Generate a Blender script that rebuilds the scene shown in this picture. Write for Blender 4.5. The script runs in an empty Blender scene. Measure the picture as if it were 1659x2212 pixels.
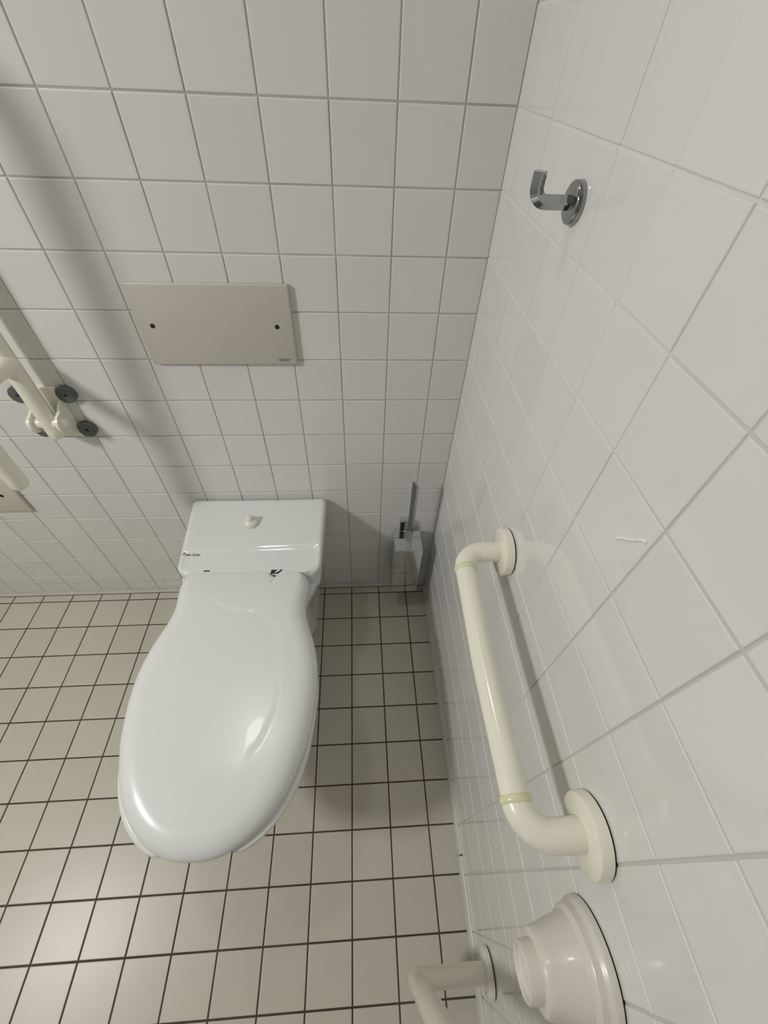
import bpy, bmesh, math, random
from mathutils import Vector, Matrix, Euler

random.seed(7)
scene = bpy.context.scene
COL = scene.collection
W = 0.1025                      # wall / floor tile pitch (m)

# ------------------------------------------------------------------ camera
cam_data = bpy.data.cameras.new("camera")
cam = bpy.data.objects.new("camera", cam_data)
COL.objects.link(cam)
right = Vector((0.99805886, -0.05293935, 0.03280138))
down = Vector((-0.01783917, -0.74764718, -0.66385650))
fwd = Vector((0.05966799, 0.66198272, -0.74714029))
rot = Matrix((right, -down, -fwd)).transposed()
cam.matrix_world = Matrix.Translation((-2.43439 * W, -8.40907 * W, 13.5593 * W)) @ rot.to_4x4()
cam_data.sensor_fit = 'HORIZONTAL'
cam_data.sensor_width = 36.0
cam_data.lens = 897.9755 / 1659.0 * 36.0
cam_data.clip_start = 0.01
scene.camera = cam

# ------------------------------------------------------------------ world, exposure
world = bpy.data.worlds.new("world")
scene.world = world
world.use_nodes = True
world.node_tree.nodes["Background"].inputs[0].default_value = (0.9, 0.95, 1.0, 1)
world.node_tree.nodes["Background"].inputs[1].default_value = 0.02
scene.view_settings.view_transform = 'Standard'
scene.view_settings.look = 'None'
scene.view_settings.gamma = 1.0
scene.view_settings.use_curve_mapping = False
scene.view_settings.exposure = -0.6

# lamps of the room: a lamp on the left wall and a ceiling lamp (fixtures are built below)
LAMP_WALL = Vector((-1.82, -1.03, 1.97))
LAMP_CEIL = Vector((-0.88, -0.17, 2.52))
POWER_WALL = 27.0
POWER_CEIL = 4.0
LAMP_COL = (1.0, 0.982, 0.945)


def area_light(name, loc, target, size, power, shape='DISK'):
    d = bpy.data.lights.new(name, 'AREA')
    d.shape = shape
    d.size = size
    d.energy = power
    d.color = LAMP_COL
    o = bpy.data.objects.new(name, d)
    COL.objects.link(o)
    o.location = loc
    o.rotation_euler = (Vector(target) - Vector(loc)).to_track_quat('-Z', 'Y').to_euler()
    return o


area_light("wall_lamp_light", LAMP_WALL, LAMP_WALL + Vector((0.68, 0.1, -0.9)), 0.26, POWER_WALL)
area_light("ceiling_lamp_light", LAMP_CEIL, LAMP_CEIL + Vector((0, 0, -1)), 0.17, POWER_CEIL)


# ------------------------------------------------------------------ materials
def make_mat(name, color, rough=0.4, metallic=0.0, coat=0.0, ior=1.5, noise=0.0, noise_scale=20.0,
             obj_var=0.0, bump=0.0, bump_scale=200.0, island_var=False, spec=0.5):
    m = bpy.data.materials.new(name)
    m.use_nodes = True
    nt = m.node_tree
    b = nt.nodes["Principled BSDF"]
    b.inputs["Base Color"].default_value = (*color, 1)
    b.inputs["Roughness"].default_value = rough
    b.inputs["Metallic"].default_value = metallic
    b.inputs["IOR"].default_value = ior
    b.inputs["Coat Weight"].default_value = coat
    b.inputs["Coat Roughness"].default_value = 0.04
    b.inputs["Specular IOR Level"].default_value = spec
    fac = None
    if noise > 0:
        tc = nt.nodes.new("ShaderNodeTexCoord")
        nz = nt.nodes.new("ShaderNodeTexNoise")
        nz.inputs["Scale"].default_value = noise_scale
        nz.inputs["Detail"].default_value = 4
        nt.links.new(tc.outputs["Object"], nz.inputs["Vector"])
        mr = nt.nodes.new("ShaderNodeMapRange")
        mr.inputs["From Min"].default_value = 0.3
        mr.inputs["From Max"].default_value = 0.7
        mr.inputs["To Min"].default_value = 1 - noise
        mr.inputs["To Max"].default_value = 1 + noise
        nt.links.new(nz.outputs["Fac"], mr.inputs["Value"])
        fac = mr.outputs["Result"]
    if obj_var > 0:
        if island_var:
            src = nt.nodes.new("ShaderNodeNewGeometry").outputs["Random Per Island"]
        else:
            src = nt.nodes.new("ShaderNodeObjectInfo").outputs["Random"]
        mr = nt.nodes.new("ShaderNodeMapRange")
        mr.inputs["To Min"].default_value = 1 - obj_var
        mr.inputs["To Max"].default_value = 1 + obj_var
        nt.links.new(src, mr.inputs["Value"])
        if fac is None:
            fac = mr.outputs["Result"]
        else:
            mu = nt.nodes.new("ShaderNodeMath")
            mu.operation = 'MULTIPLY'
            nt.links.new(fac, mu.inputs[0])
            nt.links.new(mr.outputs["Result"], mu.inputs[1])
            fac = mu.outputs[0]
    if fac is not None:
        vm = nt.nodes.new("ShaderNodeVectorMath")
        vm.operation = 'SCALE'
        vm.inputs[0].default_value = color
        nt.links.new(fac, vm.inputs["Scale"])
        nt.links.new(vm.outputs[0], b.inputs["Base Color"])
    if bump > 0:
        tc2 = nt.nodes.new("ShaderNodeTexCoord")
        nz2 = nt.nodes.new("ShaderNodeTexNoise")
        nz2.inputs["Scale"].default_value = bump_scale
        nz2.inputs["Detail"].default_value = 2
        nt.links.new(tc2.outputs["Object"], nz2.inputs["Vector"])
        bp = nt.nodes.new("ShaderNodeBump")
        bp.inputs["Strength"].default_value = bump
        bp.inputs["Distance"].default_value = 0.001
        nt.links.new(nz2.outputs["Fac"], bp.inputs["Height"])
        nt.links.new(bp.outputs["Normal"], b.inputs["Normal"])
    return m


M = {}
M['wall_tile'] = make_mat("wall_tile_glaze", (0.755, 0.750, 0.730), 0.065, noise=0.01, noise_scale=6, obj_var=0.02, bump=0.025, bump_scale=14)
M['wall_tile_far'] = make_mat("wall_tile_glaze_far", (0.755, 0.750, 0.730), 0.08, obj_var=0.018, island_var=True)
M['tile_edge'] = make_mat("wall_tile_edge", (0.755, 0.750, 0.730), 0.45, noise=0.01, noise_scale=6)
M['joint_cover'] = make_mat("tile_coloured_cover", (0.755, 0.750, 0.730), 0.10, noise=0.01, noise_scale=6)
M['wall_grout'] = make_mat("wall_grout", (0.53, 0.52, 0.49), 0.85, noise=0.12, noise_scale=9, bump=0.3, bump_scale=300)
M['floor_tile'] = make_mat("floor_tile_glaze", (0.565, 0.535, 0.455), 0.35, noise=0.02, noise_scale=10, obj_var=0.025, bump=0.05, bump_scale=30)
M['floor_tile_far'] = make_mat("floor_tile_glaze_far", (0.565, 0.535, 0.455), 0.36, obj_var=0.025, island_var=True)
M['floor_grout'] = make_mat("floor_grout", (0.075, 0.052, 0.038), 0.85, noise=0.35, noise_scale=8)
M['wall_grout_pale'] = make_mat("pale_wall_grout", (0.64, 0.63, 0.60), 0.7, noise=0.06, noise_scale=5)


def graded_grout(m):
    """the grout is paler near the corner and darker further along the wall."""
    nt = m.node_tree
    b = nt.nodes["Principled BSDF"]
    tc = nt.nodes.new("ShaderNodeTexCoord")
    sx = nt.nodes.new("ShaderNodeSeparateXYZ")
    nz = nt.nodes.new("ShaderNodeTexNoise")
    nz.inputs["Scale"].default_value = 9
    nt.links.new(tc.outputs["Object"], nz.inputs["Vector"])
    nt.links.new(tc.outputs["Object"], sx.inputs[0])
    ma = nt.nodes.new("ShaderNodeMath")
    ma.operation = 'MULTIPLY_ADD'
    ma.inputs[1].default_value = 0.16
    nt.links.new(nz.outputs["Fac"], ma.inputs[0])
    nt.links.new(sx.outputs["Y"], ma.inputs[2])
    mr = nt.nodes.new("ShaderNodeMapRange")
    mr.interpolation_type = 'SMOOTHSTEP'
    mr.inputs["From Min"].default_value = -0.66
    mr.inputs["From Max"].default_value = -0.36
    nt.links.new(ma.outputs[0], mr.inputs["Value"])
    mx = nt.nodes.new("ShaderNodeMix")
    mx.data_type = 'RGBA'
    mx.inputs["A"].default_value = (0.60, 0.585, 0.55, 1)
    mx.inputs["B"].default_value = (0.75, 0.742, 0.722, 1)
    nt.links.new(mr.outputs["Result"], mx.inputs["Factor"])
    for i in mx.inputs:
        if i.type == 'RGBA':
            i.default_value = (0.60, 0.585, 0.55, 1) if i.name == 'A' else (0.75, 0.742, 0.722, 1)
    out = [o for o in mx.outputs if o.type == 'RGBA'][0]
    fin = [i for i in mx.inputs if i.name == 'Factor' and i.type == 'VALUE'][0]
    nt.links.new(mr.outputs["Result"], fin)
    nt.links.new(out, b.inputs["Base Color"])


graded_grout(M['wall_grout_pale'])
M['paint'] = make_mat("wall_paint", (0.62, 0.61, 0.58), 0.6, noise=0.02, noise_scale=4)
M['paint_grey'] = make_mat("grey_wall_paint", (0.25, 0.245, 0.235), 0.6, noise=0.02, noise_scale=4)
M['ceramic'] = make_mat("white_ceramic", (0.80, 0.815, 0.80), 0.10, coat=0.5, noise=0.006, noise_scale=3)
M['seat'] = make_mat("white_seat_plastic", (0.79, 0.805, 0.79), 0.24, coat=0.10, noise=0.006, noise_scale=3)
M['cream'] = make_mat("cream_plastic", (0.89, 0.86, 0.735), 0.20, coat=0.45, noise=0.01, noise_scale=12)
M['cream_ring'] = make_mat("yellowed_cream_ring", (0.76, 0.76, 0.50), 0.25, coat=0.2, noise=0.03, noise_scale=40)
M['bell'] = make_mat("pale_cream_plastic", (0.72, 0.695, 0.62), 0.28, coat=0.2, noise=0.01, noise_scale=12)
M['knob'] = make_mat("ivory_knob_plastic", (0.82, 0.80, 0.72), 0.3, noise=0.01, noise_scale=40)
M['panel'] = make_mat("beige_panel_plastic", (0.56, 0.54, 0.47), 0.45, noise=0.015, noise_scale=30)
M['plate'] = make_mat("dull_cream_plastic", (0.66, 0.64, 0.54), 0.4, noise=0.015, noise_scale=30)
M['chrome'] = make_mat("chrome", (0.40, 0.41, 0.42), 0.09, metallic=1.0, noise=0.03, noise_scale=25)
M['chrome_bright'] = make_mat("bright_chrome", (0.74, 0.76, 0.77), 0.08, metallic=1.0, noise=0.03, noise_scale=25)
M['chrome_mid'] = make_mat("satin_chrome", (0.55, 0.57, 0.575), 0.14, metallic=1.0, noise=0.03, noise_scale=25)
M['dark'] = make_mat("black_void", (0.012, 0.011, 0.010), 0.7, noise=0.1)
M['washer'] = make_mat("dark_grey_washer", (0.115, 0.125, 0.12), 0.45, noise=0.08, noise_scale=60)
M['grey_print'] = make_mat("grey_print", (0.17, 0.165, 0.16), 0.5, noise=0.05)
M['black_print'] = make_mat("black_print", (0.03, 0.03, 0.03), 0.5, noise=0.05)
M['trim'] = make_mat("grey_sealing_strip", (0.60, 0.59, 0.55), 0.35, noise=0.05, noise_scale=14)
M['cove'] = make_mat("beige_cove_strip", (0.56, 0.54, 0.48), 0.45, noise=0.06, noise_scale=20)
M['wall_mark'] = make_mat("white_mark", (0.95, 0.95, 0.93), 0.5, noise=0.03)


def lamp_mat():
    m = bpy.data.materials.new("lamp_diffuser")
    m.use_nodes = True
    b = m.node_tree.nodes["Principled BSDF"]
    b.inputs["Base Color"].default_value = (0.9, 0.9, 0.88, 1)
    b.inputs["Emission Color"].default_value = (*LAMP_COL, 1)
    b.inputs["Emission Strength"].default_value = 2.0
    return m


M['diffuser'] = lamp_mat()


# ------------------------------------------------------------------ helpers
def link(name, mesh, mat=None, parent=None, smooth=None):
    o = bpy.data.objects.new(name, mesh)
    COL.objects.link(o)
    if mat is not None and not mesh.materials:
        mesh.materials.append(mat)
    if smooth is not None:
        mesh.polygons.foreach_set("use_smooth", [True] * len(mesh.polygons))
        mesh.set_sharp_from_angle(angle=math.radians(smooth))
    if parent is not None:
        o.parent = parent
        o.matrix_parent_inverse = parent.matrix_world.inverted()
    return o


def bm_obj(name, bm, mat, parent=None, smooth=40):
    me = bpy.data.meshes.new(name)
    bmesh.ops.recalc_face_normals(bm, faces=bm.faces)
    bm.to_mesh(me)
    bm.free()
    return link(name, me, mat, parent, smooth)


def empty(name, loc):
    o = bpy.data.objects.new(name, None)
    o.empty_display_size = 0.05
    COL.objects.link(o)
    o.location = loc
    bpy.context.view_layer.update()
    return o


def tag(o, label=None, category=None, group=None, kind=None):
    if label:
        o["label"] = label
    if category:
        o["category"] = category
    if group:
        o["group"] = group
    if kind:
        o["kind"] = kind
    return o


def add_box(bm, lo, hi, bevel=0.0, seg=2):
    r = bmesh.ops.create_cube(bm, size=1.0)
    vs = r['verts']
    lo, hi = Vector(lo), Vector(hi)
    for v in vs:
        v.co = Vector([(lo[i] + hi[i]) / 2 + v.co[i] * (hi[i] - lo[i]) for i in range(3)])
    if bevel > 0:
        es = list({e for v in vs for e in v.link_edges})
        bmesh.ops.bevel(bm, geom=es, offset=bevel, segments=seg, profile=0.5, affect='EDGES', clamp_overlap=True)


def add_loft(bm, rings, close=True, cap0=True, cap1=True):
    """rings: list of lists of points (equal length)."""
    vr = [[bm.verts.new(p) for p in r] for r in rings]
    n = len(vr[0])
    for a, b in zip(vr[:-1], vr[1:]):
        for i in range(n if close else n - 1):
            j = (i + 1) % n
            bm.faces.new((a[i], a[j], b[j], b[i]))
    if cap0:
        bm.faces.new(vr[0][::-1])
    if cap1:
        bm.faces.new(vr[-1])
    return vr


def add_lathe(bm, origin, axis, profile, seg=40, cap0=True, cap1=True):
    """profile: list of (distance along axis, radius)."""
    axis = Vector(axis).normalized()
    u = axis.orthogonal().normalized()
    v = axis.cross(u)
    rings = []
    for h, r in profile:
        c = Vector(origin) + axis * h
        rings.append([c + (u * math.cos(t) + v * math.sin(t)) * r for t in [2 * math.pi * i / seg for i in range(seg)]])
    add_loft(bm, rings, True, cap0, cap1)


def add_tube(bm, path, radius, seg=24, cap=True, start=0.0):
    """sweep a circle (or polygon with few segments) along a path."""
    pts = [Vector(p) for p in path]
    n = len(pts)
    tang = []
    for i in range(n):
        a = pts[max(i - 1, 0)]
        b = pts[min(i + 1, n - 1)]
        tang.append((b - a).normalized())
    nrm = tang[0].orthogonal().normalized()
    rings = []
    for i in range(n):
        if i > 0:
            q = tang[i - 1].rotation_difference(tang[i])
            nrm = (q @ nrm).normalized()
        bn = tang[i].cross(nrm)
        r = radius[i] if isinstance(radius, (list, tuple)) else radius
        rings.append([pts[i] + (nrm * math.cos(start + 2 * math.pi * k / seg) + bn * math.sin(start + 2 * math.pi * k / seg)) * r
                      for k in range(seg)])
    add_loft(bm, rings, True, cap, cap)


def arc(c, a, b, r, n=10):
    """quarter bend: from c - a*... a,b unit vectors; path goes from c+a*r to c+b*r around centre c."""
    c, a, b = Vector(c), Vector(a), Vector(b)
    return [c + (a * math.cos(t) + b * math.sin(t)) * r for t in [math.pi / 2 * i / n for i in range(n + 1)]]


def catmull(pts, per=6):
    out = []
    n = len(pts)
    for i in range(n - 1):
        p0 = Vector(pts[max(i - 1, 0)])
        p1 = Vector(pts[i])
        p2 = Vector(pts[i + 1])
        p3 = Vector(pts[min(i + 2, n - 1)])
        for k in range(per):
            t = k / per
            out.append(0.5 * ((2 * p1) + (-p0 + p2) * t + (2 * p0 - 5 * p1 + 4 * p2 - p3) * t * t + (-p0 + 3 * p1 - 3 * p2 + p3) * t ** 3))
    out.append(Vector(pts[-1]))
    return out


def text_mesh(body, size, shear=0.0, offset=0.0):
    cu = bpy.data.curves.new("lettering", 'FONT')
    cu.body = body
    cu.size = size
    cu.shear = shear
    cu.offset = offset
    cu.extrude = 0.0001
    cu.align_x = 'CENTER'
    cu.align_y = 'CENTER'
    o = bpy.data.objects.new("lettering_source", cu)
    COL.objects.link(o)
    bpy.context.view_layer.update()
    dg = bpy.context.evaluated_depsgraph_get()
    me = bpy.data.meshes.new_from_object(o.evaluated_get(dg))
    bpy.data.objects.remove(o)
    bpy.data.curves.remove(cu)
    return me


# ------------------------------------------------------------------ the room
ROOM_L, ROOM_F, ROOM_H = -2.0, -1.95, 2.60
T = 0.006              # tile thickness
REL = 0.0016           # grout lies this far behind the tile face
tile_cache = {}


def tile_mesh(w, h, bev, mat):
    key = (round(w, 4), round(h, 4), bev, mat.name)
    if key in tile_cache:
        return tile_cache[key]
    x, y = w / 2, h / 2
    b = min(bev, x * 0.4, y * 0.4)
    d = bev * 0.6
    V = []
    for (sx, sy, z) in ((x, y, -T), (x, y, -d), (x - b * 0.35, y - b * 0.35, -d * 0.28), (x - b, y - b, 0)):
        V += [(-sx, -sy, z), (sx, -sy, z), (sx, sy, z), (-sx, sy, z)]
    F = []
    for k in range(3):
        for i in range(4):
            j = (i + 1) % 4
            F.append((k * 4 + i, k * 4 + j, k * 4 + 4 + j, k * 4 + 4 + i))
    F.append((12, 13, 14, 15))
    me = bpy.data.meshes.new("tile")
    me.from_pydata(V, [], F)
    me.materials.append(mat)
    me.materials.append(M['tile_edge'] if mat is M['wall_tile'] else mat)
    for p in me.polygons[:-1]:
        p.material_index = 1
    me.update()
    tile_cache[key] = me
    return me


def tile_field(parent, basis, us, vs, joint, bev, mat, mat_far, inside, tilt=0.0016, lift=0.0002):
    """us, vs: grid line positions in the two wall directions; basis(u, v, w) -> matrix. inside(u, v): build as a part."""
    far_v, far_f = [], []
    for i in range(len(us) - 1):
        for j in range(len(vs) - 1):
            u0, u1 = sorted((us[i], us[i + 1]))
            v0, v1 = sorted((vs[j], vs[j + 1]))
            w, h = u1 - u0 - joint, v1 - v0 - joint
            if w < 0.004 or h < 0.004:
                continue
            me = tile_mesh(w, h, bev, mat)
            uc, vc = (u0 + u1) / 2, (v0 + v1) / 2
            m = basis(uc, vc, random.uniform(-lift, lift))
            m = m @ Euler((random.gauss(0, tilt), random.gauss(0, tilt), random.gauss(0, tilt * 0.8))).to_matrix().to_4x4()
            if inside(uc, vc):
                o = bpy.data.objects.new("tile", me)
                COL.objects.link(o)
                o.parent = parent
                o.matrix_world = m
            else:
                base = len(far_v)
                far_v += [m @ v.co for v in me.vertices]
                far_f += [tuple(base + k for k in p.vertices) for p in me.polygons]
    if far_v:
        me = bpy.data.meshes.new("further_tiles")
        me.from_pydata(far_v, [], far_f)
        me.materials.append(mat_far)
        o = bpy.data.objects.new("further_tiles", me)
        COL.objects.link(o)
        o.parent = parent
        tag(o, kind="stuff")


def slab(name, lo, hi, mat):
    bm = bmesh.new()
    add_box(bm, lo, hi)
    return tag(bm_obj(name, bm, mat, None, None), kind="structure")


# floor (tile face at z = 0)
floor = slab("floor", (ROOM_L, ROOM_F, -0.06), (0.0, 0.0, -REL), M['floor_grout'])
wall_back = slab("wall_back", (ROOM_L, REL, -0.06), (0.06, 0.06, ROOM_H), M['wall_grout'])
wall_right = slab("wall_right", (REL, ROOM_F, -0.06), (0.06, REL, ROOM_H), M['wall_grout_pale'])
wall_left = slab("wall_left", (ROOM_L - 0.06, ROOM_F, -0.06), (ROOM_L, 0.06, ROOM_H), M['paint'])
wall_front = slab("wall_front", (ROOM_L - 0.06, ROOM_F - 0.06, -0.06), (0.06, ROOM_F, ROOM_H), M['paint_grey'])
ceiling = slab("ceiling", (ROOM_L - 0.06, ROOM_F - 0.06, ROOM_H), (0.06, 0.06, ROOM_H + 0.06), M['paint'])
bpy.context.view_layer.update()


def grid(start, step, limit, first):
    out = [first, start]
    x = start
    while (x + step > limit) if step < 0 else (x + step < limit):
        x += step
        out.append(x)
    out.append(limit)
    return out


# back wall: vertical joints at x = -0.766 W - k W, horizontal joints at z = (14.015 - k) W
us = grid(-0.7663 * W, -W, ROOM_L, 0.0013)
vs = [0.0015] + [(14.015 - k) * W for k in range(13, -12, -1)]


def basis_back(u, v, w):
    return Matrix(((1, 0, 0, u), (0, 0, -1, -w), (0, 1, 0, v), (0, 0, 0, 1)))


tile_field(wall_back, basis_back, us, vs, 0.0026, 0.0017, M['wall_tile'], M['wall_tile_far'],
           lambda u, v: v < 1.60 and u > -1.90)

# right wall
us = grid(-(4.4773 - 4 * 0.98523) * W, -0.98523 * W, ROOM_F, 0.0013)
vs = [0.0015] + [(14.015 - 0.03294 - 0.97854 * k) * W for k in range(14, -12, -1)]


def basis_right(u, v, w):
    return Matrix(((0, 0, -1, -w), (-1, 0, 0, u), (0, 1, 0, v), (0, 0, 0, 1)))


tile_field(wall_right, basis_right, us, vs, 0.0026, 0.0015, M['wall_tile'], M['wall_tile_far'],
           lambda u, v: v < 1.85 and u > -1.15, tilt=0.0022)

# the upright joints next to the corner are hidden under added tile-coloured strips
cols = [-(4.4773 + c * 0.98523) * W for c in range(0, -5, -1)]
for yj in cols:
    bm = bmesh.new()
    for z0, z1 in zip(vs[:-1], vs[1:]):
        add_box(bm, (-0.00022, yj - 0.0027, z0 + 0.0024), (REL, yj + 0.0027, z1 - 0.0024))
    o = bm_obj("flush_joint", bm, M['joint_cover'], wall_right, None)

# floor
us = grid(-0.7624 * W, -W, ROOM_L, -0.001)
vs = grid(-0.3927 * W, -W, ROOM_F, -0.0125)


def basis_floor(u, v, w):
    return Matrix(((1, 0, 0, u), (0, 1, 0, v), (0, 0, 1, w), (0, 0, 0, 1)))


tile_field(floor, basis_floor, us, vs, 0.0036, 0.0012, M['floor_tile'], M['floor_tile_far'],
           lambda u, v: v > -1.35 and u > -1.75, tilt=0.0012, lift=0.0001)

# sealing strips
bm = bmesh.new()
prof = [(0.0, 0.0), (0.0125, 0.0), (0.0115, 0.003), (0.007, 0.005), (0.0035, 0.009), (0.002, 0.014), (0.0, 0.014)]
add_loft(bm, [[(x, -p[0], p[1]) for p in prof] for x in (ROOM_L + 0.001, -0.001)])
tag(bm_obj("trim_1", bm, M['cove'], None, 60), kind="structure")


def strip(name, y0, y1, r):
    bm = bmesh.new()
    n = 8
    rings = []
    for y in (y0, y1):
        rings.append([(0.0, y, 0.0)] + [(-r * math.cos(t), y, r * 1.25 * math.sin(t)) for t in [math.pi / 2 * i / n for i in range(n + 1)]])
    add_loft(bm, rings)
    return tag(bm_obj(name, bm, M['trim'], None, 50), kind="structure")


strip("trim_2", -0.8225, -0.02, 0.011)
strip("trim_3", ROOM_F + 0.01, -0.8265, 0.0125)


# ------------------------------------------------------------------ toilet
CX = -0.5405
toilet = empty("toilet", (CX, -0.40, 0.0))
tag(toilet, "white ceramic floor-standing toilet with closed lid against the back wall", "toilet")

half = [(0.0, -0.2515), (0.030, -0.2515), (0.110, -0.2515), (0.135, -0.2555), (0.150, -0.264), (0.158, -0.277), (0.1605, -0.295),
        (0.158, -0.322), (0.157, -0.348), (0.161, -0.377), (0.170, -0.407), (0.181, -0.441), (0.188, -0.470), (0.1925, -0.50),
        (0.194, -0.53), (0.193, -0.56), (0.189, -0.60), (0.183, -0.635), (0.173, -0.67), (0.160, -0.705), (0.142, -0.740),
        (0.117, -0.772), (0.086, -0.798), (0.050, -0.816), (0.020, -0.8225), (0.0, -0.823)]
NOTCH = [(0.0, -0.2515), (0.030, -0.2515), (0.050, -0.2520), (0.063, -0.2585), (0.076, -0.2655), (0.088, -0.2625), (0.0935, -0.2525), (0.110, -0.2515)]


def outline(notch=True):
    r = catmull(NOTCH if notch else [(0.0, -0.2515), (0.055, -0.2515), (0.110, -0.2515)], 4)[:-1]
    r += catmull(half[2:], 4)
    l = catmull([(-x, y) for x, y in half], 4)
    return r + l[::-1][1:-1]


SP0, SP1 = Vector((0.0, -0.405)), Vector((0.0, -0.63))


def spine(p):
    t = max(SP1.y, min(SP0.y, p.y))
    return Vector((0.0, t))


def inset(p, d):
    q = spine(p)
    v = q - p
    L = v.length
    return p + v * min(d / L, 0.995)


def ss(a, b, x):
    t = max(0, min(1, (x - a) / (b - a)))
    return t * t * (3 - 2 * t)


# lid
OUT = outline()
OUT0 = [Vector((p.x, max(p.y, -0.2520))) if (0.03 < p.x < 0.105 and p.y > -0.27) else p for p in OUT]
RL = 0.041
prof = [(0.016, 0.4545), (0.004, 0.4545), (0.0008, 0.4555), (0.0, 0.4585)]
for i in range(1, 10):
    t = math.pi / 2 * i / 9
    prof.append((RL * (1 - math.cos(t)), 0.4585 + 0.0360 * math.sin(t) ** 0.9))
prof += [(0.042 + 0.0065 * k, 0.4945 + 0.0012 * (1 - math.exp(-k / 6))) for k in range(1, 25)]
CREASE = [(0.111, -0.508), (0.112, -0.592), (0.085, -0.659), (0.03, -0.725), (-0.045, -0.735), (-0.100, -0.685), (-0.132, -0.59), (-0.133, -0.48),
          (-0.112, -0.38), (-0.080, -0.337), (-0.045, -0.349), (-0.012, -0.365), (0.053, -0.377), (0.097, -0.425)]
CR = [Vector(p) for p in catmull(CREASE + CREASE[:1], 8)[:-1]]


def crease_drop(p):
    """signed distance to the pressed outline; the panel inside it lies a little lower."""
    best = min((p - c).length for c in CR)
    ins = False
    n = len(CR)
    for i in range(n):
        a_, b_ = CR[i], CR[(i + 1) % n]
        if (a_.y > p.y) != (b_.y > p.y) and p.x < (b_.x - a_.x) * (p.y - a_.y) / (b_.y - a_.y) + a_.x:
            ins = not ins
    sd = best if ins else -best
    amp = 0.0017 * (0.25 + 0.75 * ss(-0.11, -0.03, p.x)) * (1 - 0.85 * ss(-0.64, -0.70, p.y))
    return amp * ss(-0.004, 0.005, sd)


bm = bmesh.new()
rings = []
for d, z in prof:
    ring = []
    for p, p0 in zip(OUT, OUT0):
        p = p.lerp(p0, ss(0.0412, 0.047, d))
        # the hinge edge is thin and square, the rest of the rim is rounded
        kb = ss(-0.285, -0.255, p.y)
        dd, zz = d, z
        if d <= RL + 1e-6 and z > 0.4585:
            dd = d * (1 - kb) + d * 0.25 * kb
        q = inset(p, dd)
        zz = z
        if z > 0.4585:
            # lower towards the hinge and gently falling to the front
            zz = 0.4605 + (z - 0.4605) * (1 - 0.16 * ss(-0.33, -0.25, q.y))
            zz -= 0.0045 * max(0.0, (-0.45 - q.y) / 0.37) ** 2 * ss(0.4605, 0.49, z)
        if d > 0.0412:
            zz -= crease_drop(q)
        ring.append((CX + q.x, q.y, zz))
    rings.append(ring)
add_loft(bm, rings, True, True, True)
bmesh.ops.remove_doubles(bm, verts=bm.verts, dist=0.00005)
lid = bm_obj("lid", bm, M['seat'], toilet, 60)

# seat ring: a horseshoe that is open at the front
front = [(0.194, -0.53), (0.1935, -0.565), (0.190, -0.605), (0.185, -0.645), (0.177, -0.685), (0.165, -0.72), (0.148, -0.752), (0.126, -0.779),
         (0.100, -0.800), (0.078, -0.811), (0.062, -0.8115), (0.055, -0.803), (0.052, -0.775), (0.046, -0.735), (0.028, -0.70), (0.0, -0.69)]
seat_half = [(0.0, -0.262), (0.11, -0.262), (0.140, -0.266), (0.153, -0.280), (0.156, -0.30), (0.154, -0.345), (0.158, -0.377), (0.167, -0.407),
             (0.179, -0.441), (0.187, -0.470), (0.1915, -0.50)] + front


def closed(hp, per=4):
    r = catmull(hp, per)
    return [Vector((p[0], p[1])) for p in r] + [Vector((-p[0], p[1])) for p in r[::-1][1:-1]]


def ring_pts(out, d, z, sx=1.0, sy=1.0, y0=-0.02):
    res = []
    c = Vector((0, -0.45))
    for p in out:
        v = c - p
        q = p + v * min(1, d / max(v.length, 1e-6))
        res.append((CX + q.x * sx, y0 + (q.y - y0) * sy, z))
    return res


so = closed(seat_half)
bm = bmesh.new()
add_loft(bm, [ring_pts(so, 0.010, 0.4350), ring_pts(so, 0.002, 0.4365), ring_pts(so, 0.0, 0.4410), ring_pts(so, 0.0, 0.4480),
              ring_pts(so, 0.003, 0.4525), ring_pts(so, 0.012, 0.4540)])
bm_obj("seat", bm, M['seat'], toilet, 50)

# bowl and pedestal
bowl_half = [(0.0, -0.006), (0.10, -0.006), (0.175, -0.007), (0.188, -0.014), (0.1905, -0.04), (0.188, -0.12), (0.184, -0.21), (0.179, -0.245),
             (0.168, -0.275), (0.157, -0.305), (0.153, -0.345), (0.157, -0.377), (0.166, -0.407), (0.178, -0.441), (0.186, -0.470), (0.1905, -0.50)] + \
            [(x * 0.995, y * 0.995) for x, y in front]
bo = closed(bowl_half)
bm = bmesh.new()
secs = [(0.0, 0.72, 0.70), (0.02, 0.71, 0.69), (0.10, 0.64, 0.66), (0.18, 0.64, 0.68), (0.25, 0.74, 0.77), (0.31, 0.86, 0.87), (0.355, 0.94, 0.94),
        (0.39, 0.982, 0.983), (0.415, 0.997, 0.997), (0.428, 1.0, 1.0), (0.4335, 0.992, 0.995)]
add_loft(bm, [ring_pts(bo, 0, z, sx, sy, -0.008) for z, sx, sy in secs])
bm_obj("bowl", bm, M['ceramic'], toilet, 50)

# shelf at the back of the bowl: dished top with a step across it
NX, NY = 56, 72
YB, YF = -0.005, -0.262


def shelf_hw(y):
    return 0.1925 + (0.1815 - 0.1925) * (y / -0.25)


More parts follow.
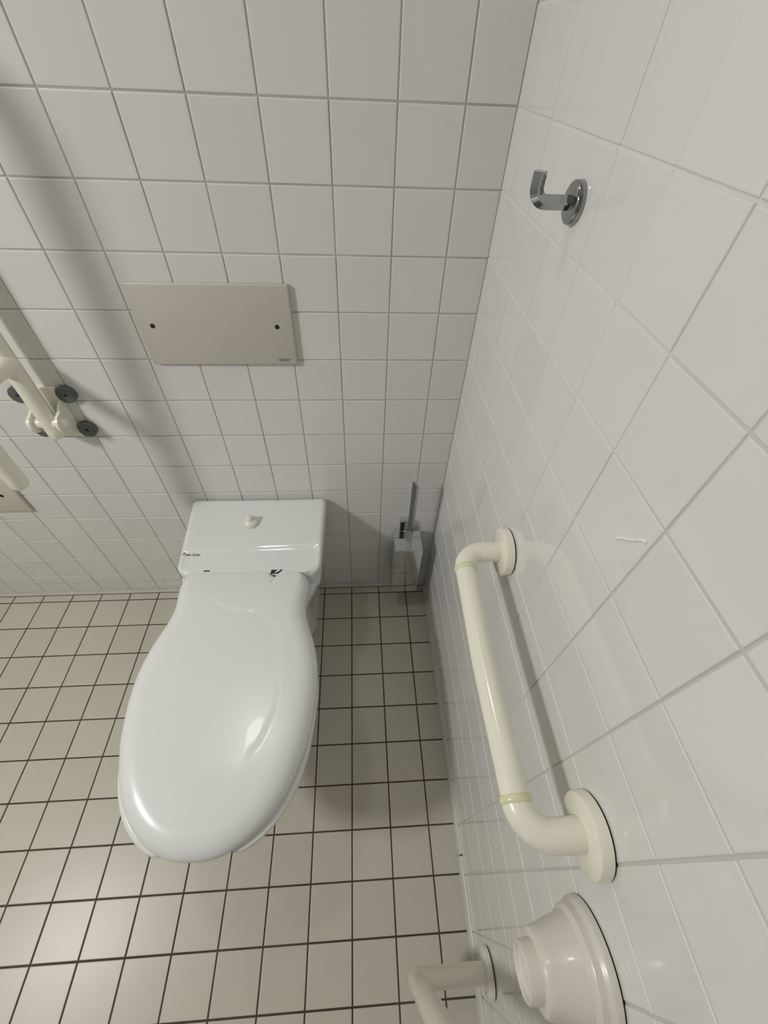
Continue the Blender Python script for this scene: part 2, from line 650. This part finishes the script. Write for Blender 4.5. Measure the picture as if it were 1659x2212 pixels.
def shelf_vert(a, b):
    """a in -1..1 across, b in 0..1 from back to front."""
    y = YB + (YF - YB) * b
    hw = shelf_hw(y)
    x = a * hw
    rc = 0.016
    cx, cy = hw - rc, YB - rc
    if abs(x) > cx and y > cy:
        v = Vector((abs(x) - cx, y - cy))
        if v.length > rc:
            v = v.normalized() * rc
        x, y = math.copysign(cx + v.x, x), cy + v.y
    rf = 0.030
    cxf, cyf = hw - rf, YF + rf
    df = 1.0
    if abs(x) > cxf and y < cyf:
        v = Vector((abs(x) - cxf, y - cyf))
        if v.length > rf:
            v = v.normalized() * rf
        x, y = math.copysign(cxf + v.x, x), cyf + v.y
        df = rf - v.length
    # distance to the rounded outline (sides and back)
    ex, ey = hw - abs(x), YB - y
    if df < 1.0:
        d = df
    elif ex < rc and ey < rc:
        d = rc - math.hypot(rc - ex, rc - ey)
    else:
        d = min(ex, ey)
    d = max(d, 0.0)
    r = 0.013
    drop = 0.0 if d >= r else r - math.sqrt(max(r * r - (r - d) ** 2, 0))
    z = 0.4925 + 0.0030 * abs(a) ** 4
    k = 1 - ss(0.90, 0.99, abs(a))
    z -= 0.0060 * ss(-0.172 - 0.004 * (1 - a), -0.192 - 0.004 * (1 - a), y) * (0.35 + 0.65 * k)
    return Vector((CX + 0.002 + x + 0.006 * b, y, z - drop * 0.9))


bm = bmesh.new()


def dens(t):
    return t


As = [-1 + 2 * i / NX for i in range(NX + 1)]
As = [math.copysign(1 - (1 - abs(a)) ** 1.5, a) for a in As]
Bs = [(j / NY) ** 1.25 for j in range(NY + 1)]
gv = [[bm.verts.new(shelf_vert(a, b)) for a in As] for b in Bs]
for j in range(NY):
    for i in range(NX):
        bm.faces.new((gv[j][i], gv[j][i + 1], gv[j + 1][i + 1], gv[j + 1][i]))
edge = [gv[j][0] for j in range(NY, -1, -1)] + [gv[0][i] for i in range(1, NX + 1)] + [gv[j][NX] for j in range(1, NY + 1)] + \
       [gv[NY][i] for i in range(NX - 1, 0, -1)]
prev = edge
for z, s in ((0.462, 1.0), (0.43, 0.985), (0.40, 0.96)):
    cur = []
    for v in edge:
        cur.append(bm.verts.new((CX + (v.co.x - CX) * s, v.co.y * 1.0, z)))
    for i in range(len(edge)):
        k = (i + 1) % len(edge)
        bm.faces.new((prev[i], prev[k], cur[k], cur[i]))
    prev = cur
bm.faces.new(prev)
bmesh.ops.remove_doubles(bm, verts=bm.verts, dist=0.00005)
shelf = bm_obj("back_shelf", bm, M['ceramic'], toilet, 50)

# flush knob on the shelf
bm = bmesh.new()
kp = (CX - 0.010, -0.099, 0.4922)
add_lathe(bm, kp, (0, 0, 1), [(0.0, 0.0200), (0.003, 0.0215), (0.0075, 0.0208), (0.0115, 0.0178), (0.0145, 0.0135), (0.0165, 0.0102), (0.022, 0.0094),
                              (0.026, 0.0082), (0.0282, 0.0055), (0.0290, 0.001)], 36)
tag(bm_obj("flush_button", bm, M['knob'], toilet, 40), "ivory flush button with a raised nub")

# hinges of the lid
for x in (-0.098, 0.079):
    bm = bmesh.new()
    add_lathe(bm, (CX + x - 0.013, -0.2605, 0.4830), (1, 0, 0), [(0, 0.004), (0.001, 0.0052), (0.024, 0.0052), (0.025, 0.004)], 20)
    add_box(bm, (CX + x - 0.006, -0.266, 0.470), (CX + x + 0.006, -0.255, 0.484), 0.002)
    bm_obj("hinge", bm, M['washer'] if x < 0 else M['seat'], toilet, 40)
for x0, x1, y0, y1 in ((0.064, 0.091, -0.2645, -0.2535), (-0.106, -0.091, -0.2530, -0.2500)):  # dark boxes in the lid notch and at the hinge line
    bm = bmesh.new()
    add_box(bm, (CX + x0, y0, 0.4850), (CX + x1, y1, 0.4882), 0.0004, 1)
    bm_obj("hinge_dark_box", bm, M['dark'], toilet, 40)
bm = bmesh.new()
add_lathe(bm, (CX + 0.0775, -0.2600, 0.4865), (0.8, 0.6, 0.15), [(-0.006, 0.001), (-0.0045, 0.0024), (0.008, 0.0030), (0.0125, 0.0022), (0.0135, 0.0006)], 16)
bm_obj("hinge_lever", bm, M['seat'], toilet, 40)

# maker's script on the shelf, drawn as pen strokes
strokes = [
    [(0.2, 0.0), (0.6, 1.0)], [(0.1, 0.9), (0.7, 1.08), (1.2, 0.9), (1.1, 0.6), (0.5, 0.45)],
    [(1.6, 0.5), (1.25, 0.3), (1.3, 0.05), (1.65, 0.1), (1.75, 0.4), (1.6, 0.5)],
    [(1.85, 0.05), (2.0, 0.48), (2.02, 0.1), (2.25, 0.48), (2.35, 0.42), (2.3, 0.05), (2.5, 0.1)],
    [(2.55, 0.75), (2.5, 0.1), (2.75, 0.05)], [(2.35, 0.55), (2.85, 0.58)],
    [(2.85, 0.25), (3.2, 0.4), (3.05, 0.52), (2.85, 0.25), (2.95, 0.04), (3.3, 0.12)],
    [(4.9, 0.95), (4.3, 1.0), (3.8, 0.5), (3.9, 0.05), (4.4, 0.05), (4.6, 0.4), (4.3, 0.42)],
    [(4.8, 0.45), (4.78, 0.08), (4.95, 0.08)], [(4.85, 0.72), (4.9, 0.76)],
    [(5.1, 0.48), (5.05, 0.1), (5.3, 0.08), (5.45, 0.48), (5.42, 0.08), (5.6, 0.1)],
    [(5.7, 0.1), (6.0, 0.95), (5.85, 0.08), (6.1, 0.08)],
    [(6.25, 0.48), (6.22, 0.08), (6.4, 0.08)], [(6.3, 0.72), (6.36, 0.76)],
    [(6.75, 0.5), (6.45, 0.3), (6.5, 0.05), (6.8, 0.1), (6.9, 0.4), (6.75, 0.5), (7.2, 0.45)],
]
bm = bmesh.new()
S = 0.0455 / 7.1
for st in strokes:
    pts = catmull([(x + 0.35 * y, y, 0) for x, y in st], 4)
    for a, b in zip(pts[:-1], pts[1:]):
        d = (b - a)
        if d.length < 1e-6:
            continue
        nrm = Vector((-d.y, d.x, 0)).normalized() * 0.075
        e = d.normalized() * 0.03
        q = [bm.verts.new(p) for p in (a - nrm - e, b - nrm + e, b + nrm + e, a + nrm - e)]
        bm.faces.new(q)
for v in bm.verts:
    v.co = Vector((CX - 0.1715 + v.co.x * S, -0.2035 + v.co.y * S * 1.15, 0.0))
# drape on the shelf surface
for v in bm.verts:
    b = ((v.co.y - YB) / (YF - YB))
    a = (v.co.x - CX - 0.002 - 0.006 * b) / shelf_hw(v.co.y)
    v.co.z = shelf_vert(a, b).z + 0.0003
me = bpy.data.meshes.new("maker_script")
bm.to_mesh(me)
bm.free()
o = link("maker_script", me, M['black_print'], shelf)
tag(o, "black cursive lettering reading Ponte Giulio")

# ------------------------------------------------------------------ inspection panel over the cistern
panel = empty("inspection_panel", (-0.530, -0.001, 1.0))
tag(panel, "beige plastic cover plate with two screw holes on the tiles above the toilet", "cover plate")
bm = bmesh.new()
add_box(bm, (-0.6830, -0.0105, 0.9180), (-0.3775, 0.0, 1.0810), 0.0028, 3)
bm_obj("plate", bm, M['panel'], panel, 40)
for x in (-0.6545, -0.4090):
    bm = bmesh.new()
    add_lathe(bm, (x, -0.0095, 1.0012), (0, -1, 0), [(0.0, 0.0047), (0.0013, 0.0047)], 20)
    tag(bm_obj("screw_hole", bm, M['dark'], panel, 40), "dark round screw hole")
me = text_mesh("valsir", 0.0098, 0.22, 0.0002)
o = link("maker_name", me, M['grey_print'], panel)
xs = [v.co.x for v in me.vertices]
wd = max(xs) - min(xs)
o.matrix_world = Matrix.Translation((-0.4050, -0.01065, 0.9305)) @ Matrix(((0.0255 / wd, 0, 0, 0), (0, 0, -1, 0), (0, 1, 0, 0), (0, 0, 0, 1)))
tag(o, "small grey lettering reading valsir")


# ------------------------------------------------------------------ grab bar on the right wall
def flange(name, y, z, r, parent, t=0.014):
    bm = bmesh.new()
    add_lathe(bm, (-0.0024, y, z), (-1, 0, 0), [(0.0, r), (t - 0.003, r), (t - 0.001, r - 0.001), (t, r - 0.0035), (t, 0.012)], 56)
    o = bm_obj(name, bm, M['cream'], parent, 35)
    bm = bmesh.new()
    add_lathe(bm, (-0.0001, y, z), (-1, 0, 0), [(0.0, r - 0.0015), (0.0026, r - 0.0015)], 56)
    bm_obj("shadow_gap", bm, M['dark'], o, 35)
    return o


BR = 0.0168
bar = empty("grab_bar", (0.0, -0.647, 0.828))
tag(bar, "cream horizontal grab bar with two round flanges on the right wall", "grab bar")
xb, ya, yb, zb, rb = -0.0790, -0.4580, -0.8360, 0.828, 0.034
path = [(-0.008, ya, zb)] + arc((xb + rb, ya - rb, zb), (0, 1, 0), (-1, 0, 0), rb, 12)
bm = bmesh.new()
add_tube(bm, path, BR, 32)
bm_obj("elbow", bm, M['cream'], bar, 40)
bm = bmesh.new()
add_tube(bm, [(xb, ya - rb, zb), (xb - 0.003, -0.647, zb), (xb, yb + rb, zb)], BR * 0.985, 32)
bm_obj("tube", bm, M['cream'], bar, 40)
path = [(-0.008, yb, zb)] + arc((xb + rb, yb + rb, zb), (0, -1, 0), (-1, 0, 0), rb, 12)
bm = bmesh.new()
add_tube(bm, path, BR * 1.02, 32)
bm_obj("elbow", bm, M['cream'], bar, 40)
for y in (ya - rb, yb + rb):
    bm = bmesh.new()
    add_lathe(bm, (xb, y - 0.0045, zb), (0, 1, 0), [(0.0, BR), (0.0012, BR + 0.0011), (0.0045, BR + 0.0017), (0.0078, BR + 0.0011), (0.009, BR)], 32)
    tag(bm_obj("collar_ring", bm, M['cream_ring'], bar, 50), "yellowed ring at the joint")
flange("flange", ya, zb, 0.0402, bar)
flange("flange", yb, zb, 0.0402, bar)

# ------------------------------------------------------------------ vertical rail at the lower right
rail = empty("support_rail", (0.0, -1.012, 0.146))
tag(rail, "cream upright rail tube standing out from a round flange low on the right wall", "support rail")
RR = 0.0182
bm = bmesh.new()
add_tube(bm, [(-0.012, -1.014, 0.146), (-0.118, -1.014, 0.146)], RR, 32)
bm_obj("arm", bm, M['cream'], rail, 40)
bm = bmesh.new()
add_tube(bm, [(-0.116, -1.014, 0.146)] + arc((-0.130, -1.014, 0.168), (0, 0, -1), (-1, 0, 0), 0.022, 5) + [(-0.152, -1.014, 0.172)], RR * 0.99, 32)
bm_obj("elbow", bm, M['cream'], rail, 25)
bm = bmesh.new()
add_tube(bm, [(-0.152, -1.014, 0.170), (-0.152, -1.014, 0.66)], RR, 32)
add_tube(bm, [(-0.152, -1.014, 0.66)] + [Vector((-0.120, -1.014, 0.66)) + Vector((-math.cos(t), 0, math.sin(t))) * 0.032 for t in [math.pi / 2 * i / 8 for i in range(9)]] + [(-0.012, -1.014, 0.692)], RR, 32)
bm_obj("upright_tube", bm, M['cream'], rail, 40)
flange("flange", -1.013, 0.146, 0.0388, rail, 0.011)

# ------------------------------------------------------------------ stepped round wall fitting
bell = empty("wall_fitting", (0.0, -0.945, 0.722))
tag(bell, "pale cream stepped cone-shaped fitting on the right wall below the grab bar", "wall fitting")
yc, zc = -0.9445, 0.7225
bm = bmesh.new()
add_lathe(bm, (-0.002, yc, zc), (-1, 0, 0), [(0.0, 0.059), (0.006, 0.0588), (0.0085, 0.0575), (0.0105, 0.0545), (0.0125, 0.0535), (0.0185, 0.0530), (0.0210, 0.0510),
                                             (0.0225, 0.0475), (0.0235, 0.0468), (0.055, 0.0375), (0.061, 0.0362), (0.0635, 0.0345), (0.0645, 0.031), (0.0645, 0.0225)], 64)
bm_obj("cone_body", bm, M['bell'], bell, 30)
bm = bmesh.new()
add_lathe(bm, (-0.064, yc, zc), (-1, 0, 0), [(0.0, 0.0262), (0.0145, 0.0255), (0.0168, 0.0248), (0.0178, 0.0232), (0.0168, 0.0215), (0.0135, 0.0205), (0.0120, 0.018), (0.0120, 0.001)], 56)
bm_obj("cap", bm, M['bell'], bell, 30)
bm = bmesh.new()
add_lathe(bm, (-0.0001, yc, zc), (-1, 0, 0), [(0.0, 0.0578), (0.0022, 0.0578)], 56)
bm_obj("shadow_gap", bm, M['dark'], bell, 30)

# ------------------------------------------------------------------ coat hook
hook = empty("coat_hook", (0.0, -0.307, 1.279))
tag(hook, "chrome coat hook with a round base plate high on the right wall", "hook")
bm = bmesh.new()
add_lathe(bm, (-0.0008, -0.307, 1.279), (-1, 0, 0), [(0.0, 0.0212), (0.0055, 0.0210), (0.0075, 0.0198), (0.0085, 0.018), (0.0088, 0.004)], 56)
bm_obj("base_plate", bm, M['chrome'], hook, 30)
bm = bmesh.new()
hx, hz, hr = -0.0500, 1.2790, 0.0135
path = [(-0.006, -0.307, hz), (-0.02, -0.307, hz)] + arc((hx + hr, -0.307, hz + hr), (0, 0, -1), (-1, 0, 0), hr, 8) + [(hx, -0.307, 1.300), (hx, -0.307, 1.3060)]
pts = [Vector(p) for p in path]
rings = []
for i, p in enumerate(pts):
    a, b = pts[max(i - 1, 0)], pts[min(i + 1, len(pts) - 1)]
    t = (b - a).normalized()
    n = Vector((0, 1, 0))
    m_ = t.cross(n)
    rings.append([p + (n * u + m_ * v) * 0.0072 for u, v in ((1, 0.16), (0.16, 1), (-0.16, 1), (-1, 0.16), (-1, -0.16), (-0.16, -1), (0.16, -1), (1, -0.16))])
add_loft(bm, rings)
bm_obj("peg", bm, M['chrome'], hook, 30)

# ------------------------------------------------------------------ toilet brush set
holder = empty("brush_holder", (-0.097, -0.06, 0.10))
tag(holder, "square chrome toilet brush holder hung on the back wall in the corner", "brush holder")
bm = bmesh.new()
add_box(bm, (-0.1405, -0.1000, 0.1030), (-0.0530, -0.0160, 0.3440), 0.0012, 2)
bm_obj("cup", bm, M['chrome_bright'], holder, 30)
bm = bmesh.new()
add_box(bm, (-0.1195, -0.0200, 0.330), (-0.0840, -0.0020, 0.3930), 0.001, 1)
bm_obj("wall_bracket", bm, M['chrome_bright'], holder, 30)
bm = bmesh.new()
add_box(bm, (-0.1195, -0.0228, 0.3490), (-0.1055, -0.0200, 0.3870), 0.0005, 1)
bm_obj("rubber_insert", bm, M['dark'], holder, 30)
brush = empty("toilet_brush", (-0.0935, -0.058, 0.3445))
tag(brush, "square chrome handle of the toilet brush standing in its corner holder", "toilet brush")
bm = bmesh.new()
a = 0.0098
bx, by = -0.0935, -0.060
rings = []
for z, s, dz in ((0.3475, 1, 0), (0.597, 1, 1), (0.599, 0.85, 1)):
    rings.append([(bx + a * s * u, by + a * s * v, z + (0.010 * (-u) if dz else 0)) for u, v in ((0.15, -1), (1, 0.12), (0.05, 1), (-1, -0.10))])
add_loft(bm, rings)
bm_obj("handle", bm, M['chrome_mid'], brush, 30)
bm = bmesh.new()
add_box(bm, (-0.1395, -0.0990, 0.3442), (-0.0540, -0.0240, 0.3478), 0.0008, 1)
bm_obj("cover_plate", bm, M['chrome_bright'], brush, 30)

# ------------------------------------------------------------------ folding grab rail at the left, swung up
fold = empty("folding_grab_rail", (-0.935, 0.0, 0.79))
tag(fold, "cream folding grab rail swung up against the back wall at the left edge", "grab rail")
TX, TY1, TY2, TR = -0.9530, -0.0380, -0.2060, 0.0182
bm = bmesh.new()
add_box(bm, (-0.990, -0.0085, 0.726), (-0.9200, 0.0, 0.8600), 0.002, 2)
bm_obj("base_plate", bm, M['cream'], fold, 40)
for x in (-1.0035, -0.9025):
    for z in (0.8430, 0.7470):
        bm = bmesh.new()
        add_lathe(bm, (x, -0.0005, z), (0, -1, 0), [(0.0, 0.0205), (0.010, 0.0205), (0.0115, 0.0195), (0.0117, 0.0055), (0.0105, 0.0045), (0.0105, 0.001)], 36)
        w = bm_obj("washer", bm, M['washer'], fold, 35)
        bm = bmesh.new()
        add_lathe(bm, (x, -0.0105, z), (0, -1, 0), [(0.0, 0.0028), (0.0016, 0.0028)], 12)
        bm_obj("screw", bm, M['dark'], w, 35)
# two lugs carrying the pin
for x0, x1 in ((-0.9270, -0.9210), (-0.9870, -0.9810)):
    bm = bmesh.new()
    sec = [(-0.007, 0.733), (-0.007, 0.829), (-0.020, 0.824), (-0.036, 0.813)]
    sec += [(-0.0400 - 0.022 * math.sin(t), 0.7900 + 0.022 * math.cos(t)) for t in [math.pi * i / 10 for i in range(1, 11)]]
    sec += [(-0.028, 0.756)]
    add_loft(bm, [[(x0, y, z) for y, z in sec], [(x1, y, z) for y, z in sec]])
    bm_obj("lug", bm, M['cream'], fold, 35)
bm = bmesh.new()
add_lathe(bm, (-1.0020, -0.0400, 0.7900), (1, 0, 0), [(0, 0.004), (0.003, 0.0090), (0.007, 0.0105), (0.010, 0.0170), (0.014, 0.0175), (0.0150, 0.0125), (0.079, 0.0125), (0.0815, 0.0120),
                                                 (0.086, 0.0112), (0.0890, 0.0088), (0.0905, 0.005), (0.0910, 0.0008)], 36)
bm_obj("hinge_pin", bm, M['cream'], fold, 40)
bm = bmesh.new()
rtop = (TY1 - TY2) / 2
mid = (TY1 + TY2) / 2
path = [(TX, TY1, 0.7510), (TX, TY1, 0.7525), (TX, TY1, 0.7570), (TX, TY1, 0.77), (TX, TY1, 1.40)] + \
       [(TX, mid + rtop * math.cos(t), 1.40 + rtop * math.sin(t)) for t in [math.pi * i / 16 for i in range(1, 16)]] + \
       [(TX, TY2, 1.40), (TX, TY2, 0.78), (TX, TY2, 0.761), (TX, TY2, 0.754), (TX, TY2, 0.750), (TX, TY2, 0.7485)]
rad = [TR * 0.6, TR * 0.85, TR] + [TR] * (len(path) - 7) + [TR * 0.99, TR * 0.9, TR * 0.7, TR * 0.35]
add_tube(bm, path, rad, 32)
bm_obj("loop_tube", bm, M['cream'], fold, 40)
bm = bmesh.new()
add_lathe(bm, (TX, TY1, 0.938), (0, -1, 0), [(0.0, 0.022), (0.030, 0.0205), (0.036, 0.0165), (TY1 - TY2, 0.0160)], 32)
bm_obj("cross_strut", bm, M['cream'], fold, 40)

# cover plate low at the left edge
plate = empty("wall_plate", (-1.285, 0.0, 0.53))
tag(plate, "cream square wall plate low on the back wall at the left edge", "wall plate")
bm = bmesh.new()
add_box(bm, (-1.370, -0.0095, 0.4570), (-1.1950, 0.0, 0.6300), 0.002, 2)
bm_obj("plate", bm, M['plate'], plate, 40)
for x in (-1.238, -1.327):
    bm = bmesh.new()
    add_lathe(bm, (x, -0.0085, 0.5240), (0, -1, 0), [(0.0, 0.0055), (0.0014, 0.0055)], 16)
    bm_obj("screw_hole", bm, M['dark'], plate, 40)

# thin white mark on a tile of the right wall
bm = bmesh.new()
Z0, Y0 = 1.095, -0.640
pts = catmull([(-0.0006, Y0 + 0.014, Z0 + -0.016), (-0.0006, Y0 + 0.008, Z0 - 0.008), (-0.0006, Y0 - 0.001, Z0 + 0.001), (-0.0006, Y0 - 0.010, Z0 + 0.012),
               (-0.0006, Y0 - 0.015, Z0 + 0.014)], 5)
add_tube(bm, pts, [0.0013 + 0.0008 * math.sin(i * 1.9) ** 2 for i in range(len(pts))], 6)
o = bm_obj("white_streak", bm, M['wall_mark'], wall_right, 60)

# ------------------------------------------------------------------ lamps (outside the frame)
lamp = empty("wall_lamp", (ROOM_L, LAMP_WALL.y, LAMP_WALL.z))
tag(lamp, "round white lamp high on the left wall", "lamp")
bm = bmesh.new()
add_lathe(bm, (ROOM_L, LAMP_WALL.y, LAMP_WALL.z), (1, 0, 0), [(0.0, 0.16), (0.04, 0.16), (0.05, 0.15), (0.05, 0.02)], 40)
bm_obj("housing", bm, M['paint'], lamp, 40)
lamp2 = empty("ceiling_lamp", (LAMP_CEIL.x, LAMP_CEIL.y, ROOM_H))
tag(lamp2, "round white lamp on the ceiling above the toilet", "lamp")
bm = bmesh.new()
add_lathe(bm, (LAMP_CEIL.x, LAMP_CEIL.y, ROOM_H), (0, 0, -1), [(0.0, 0.20), (0.04, 0.20), (0.05, 0.19), (0.05, 0.02)], 40)
bm_obj("housing", bm, M['paint'], lamp2, 40)
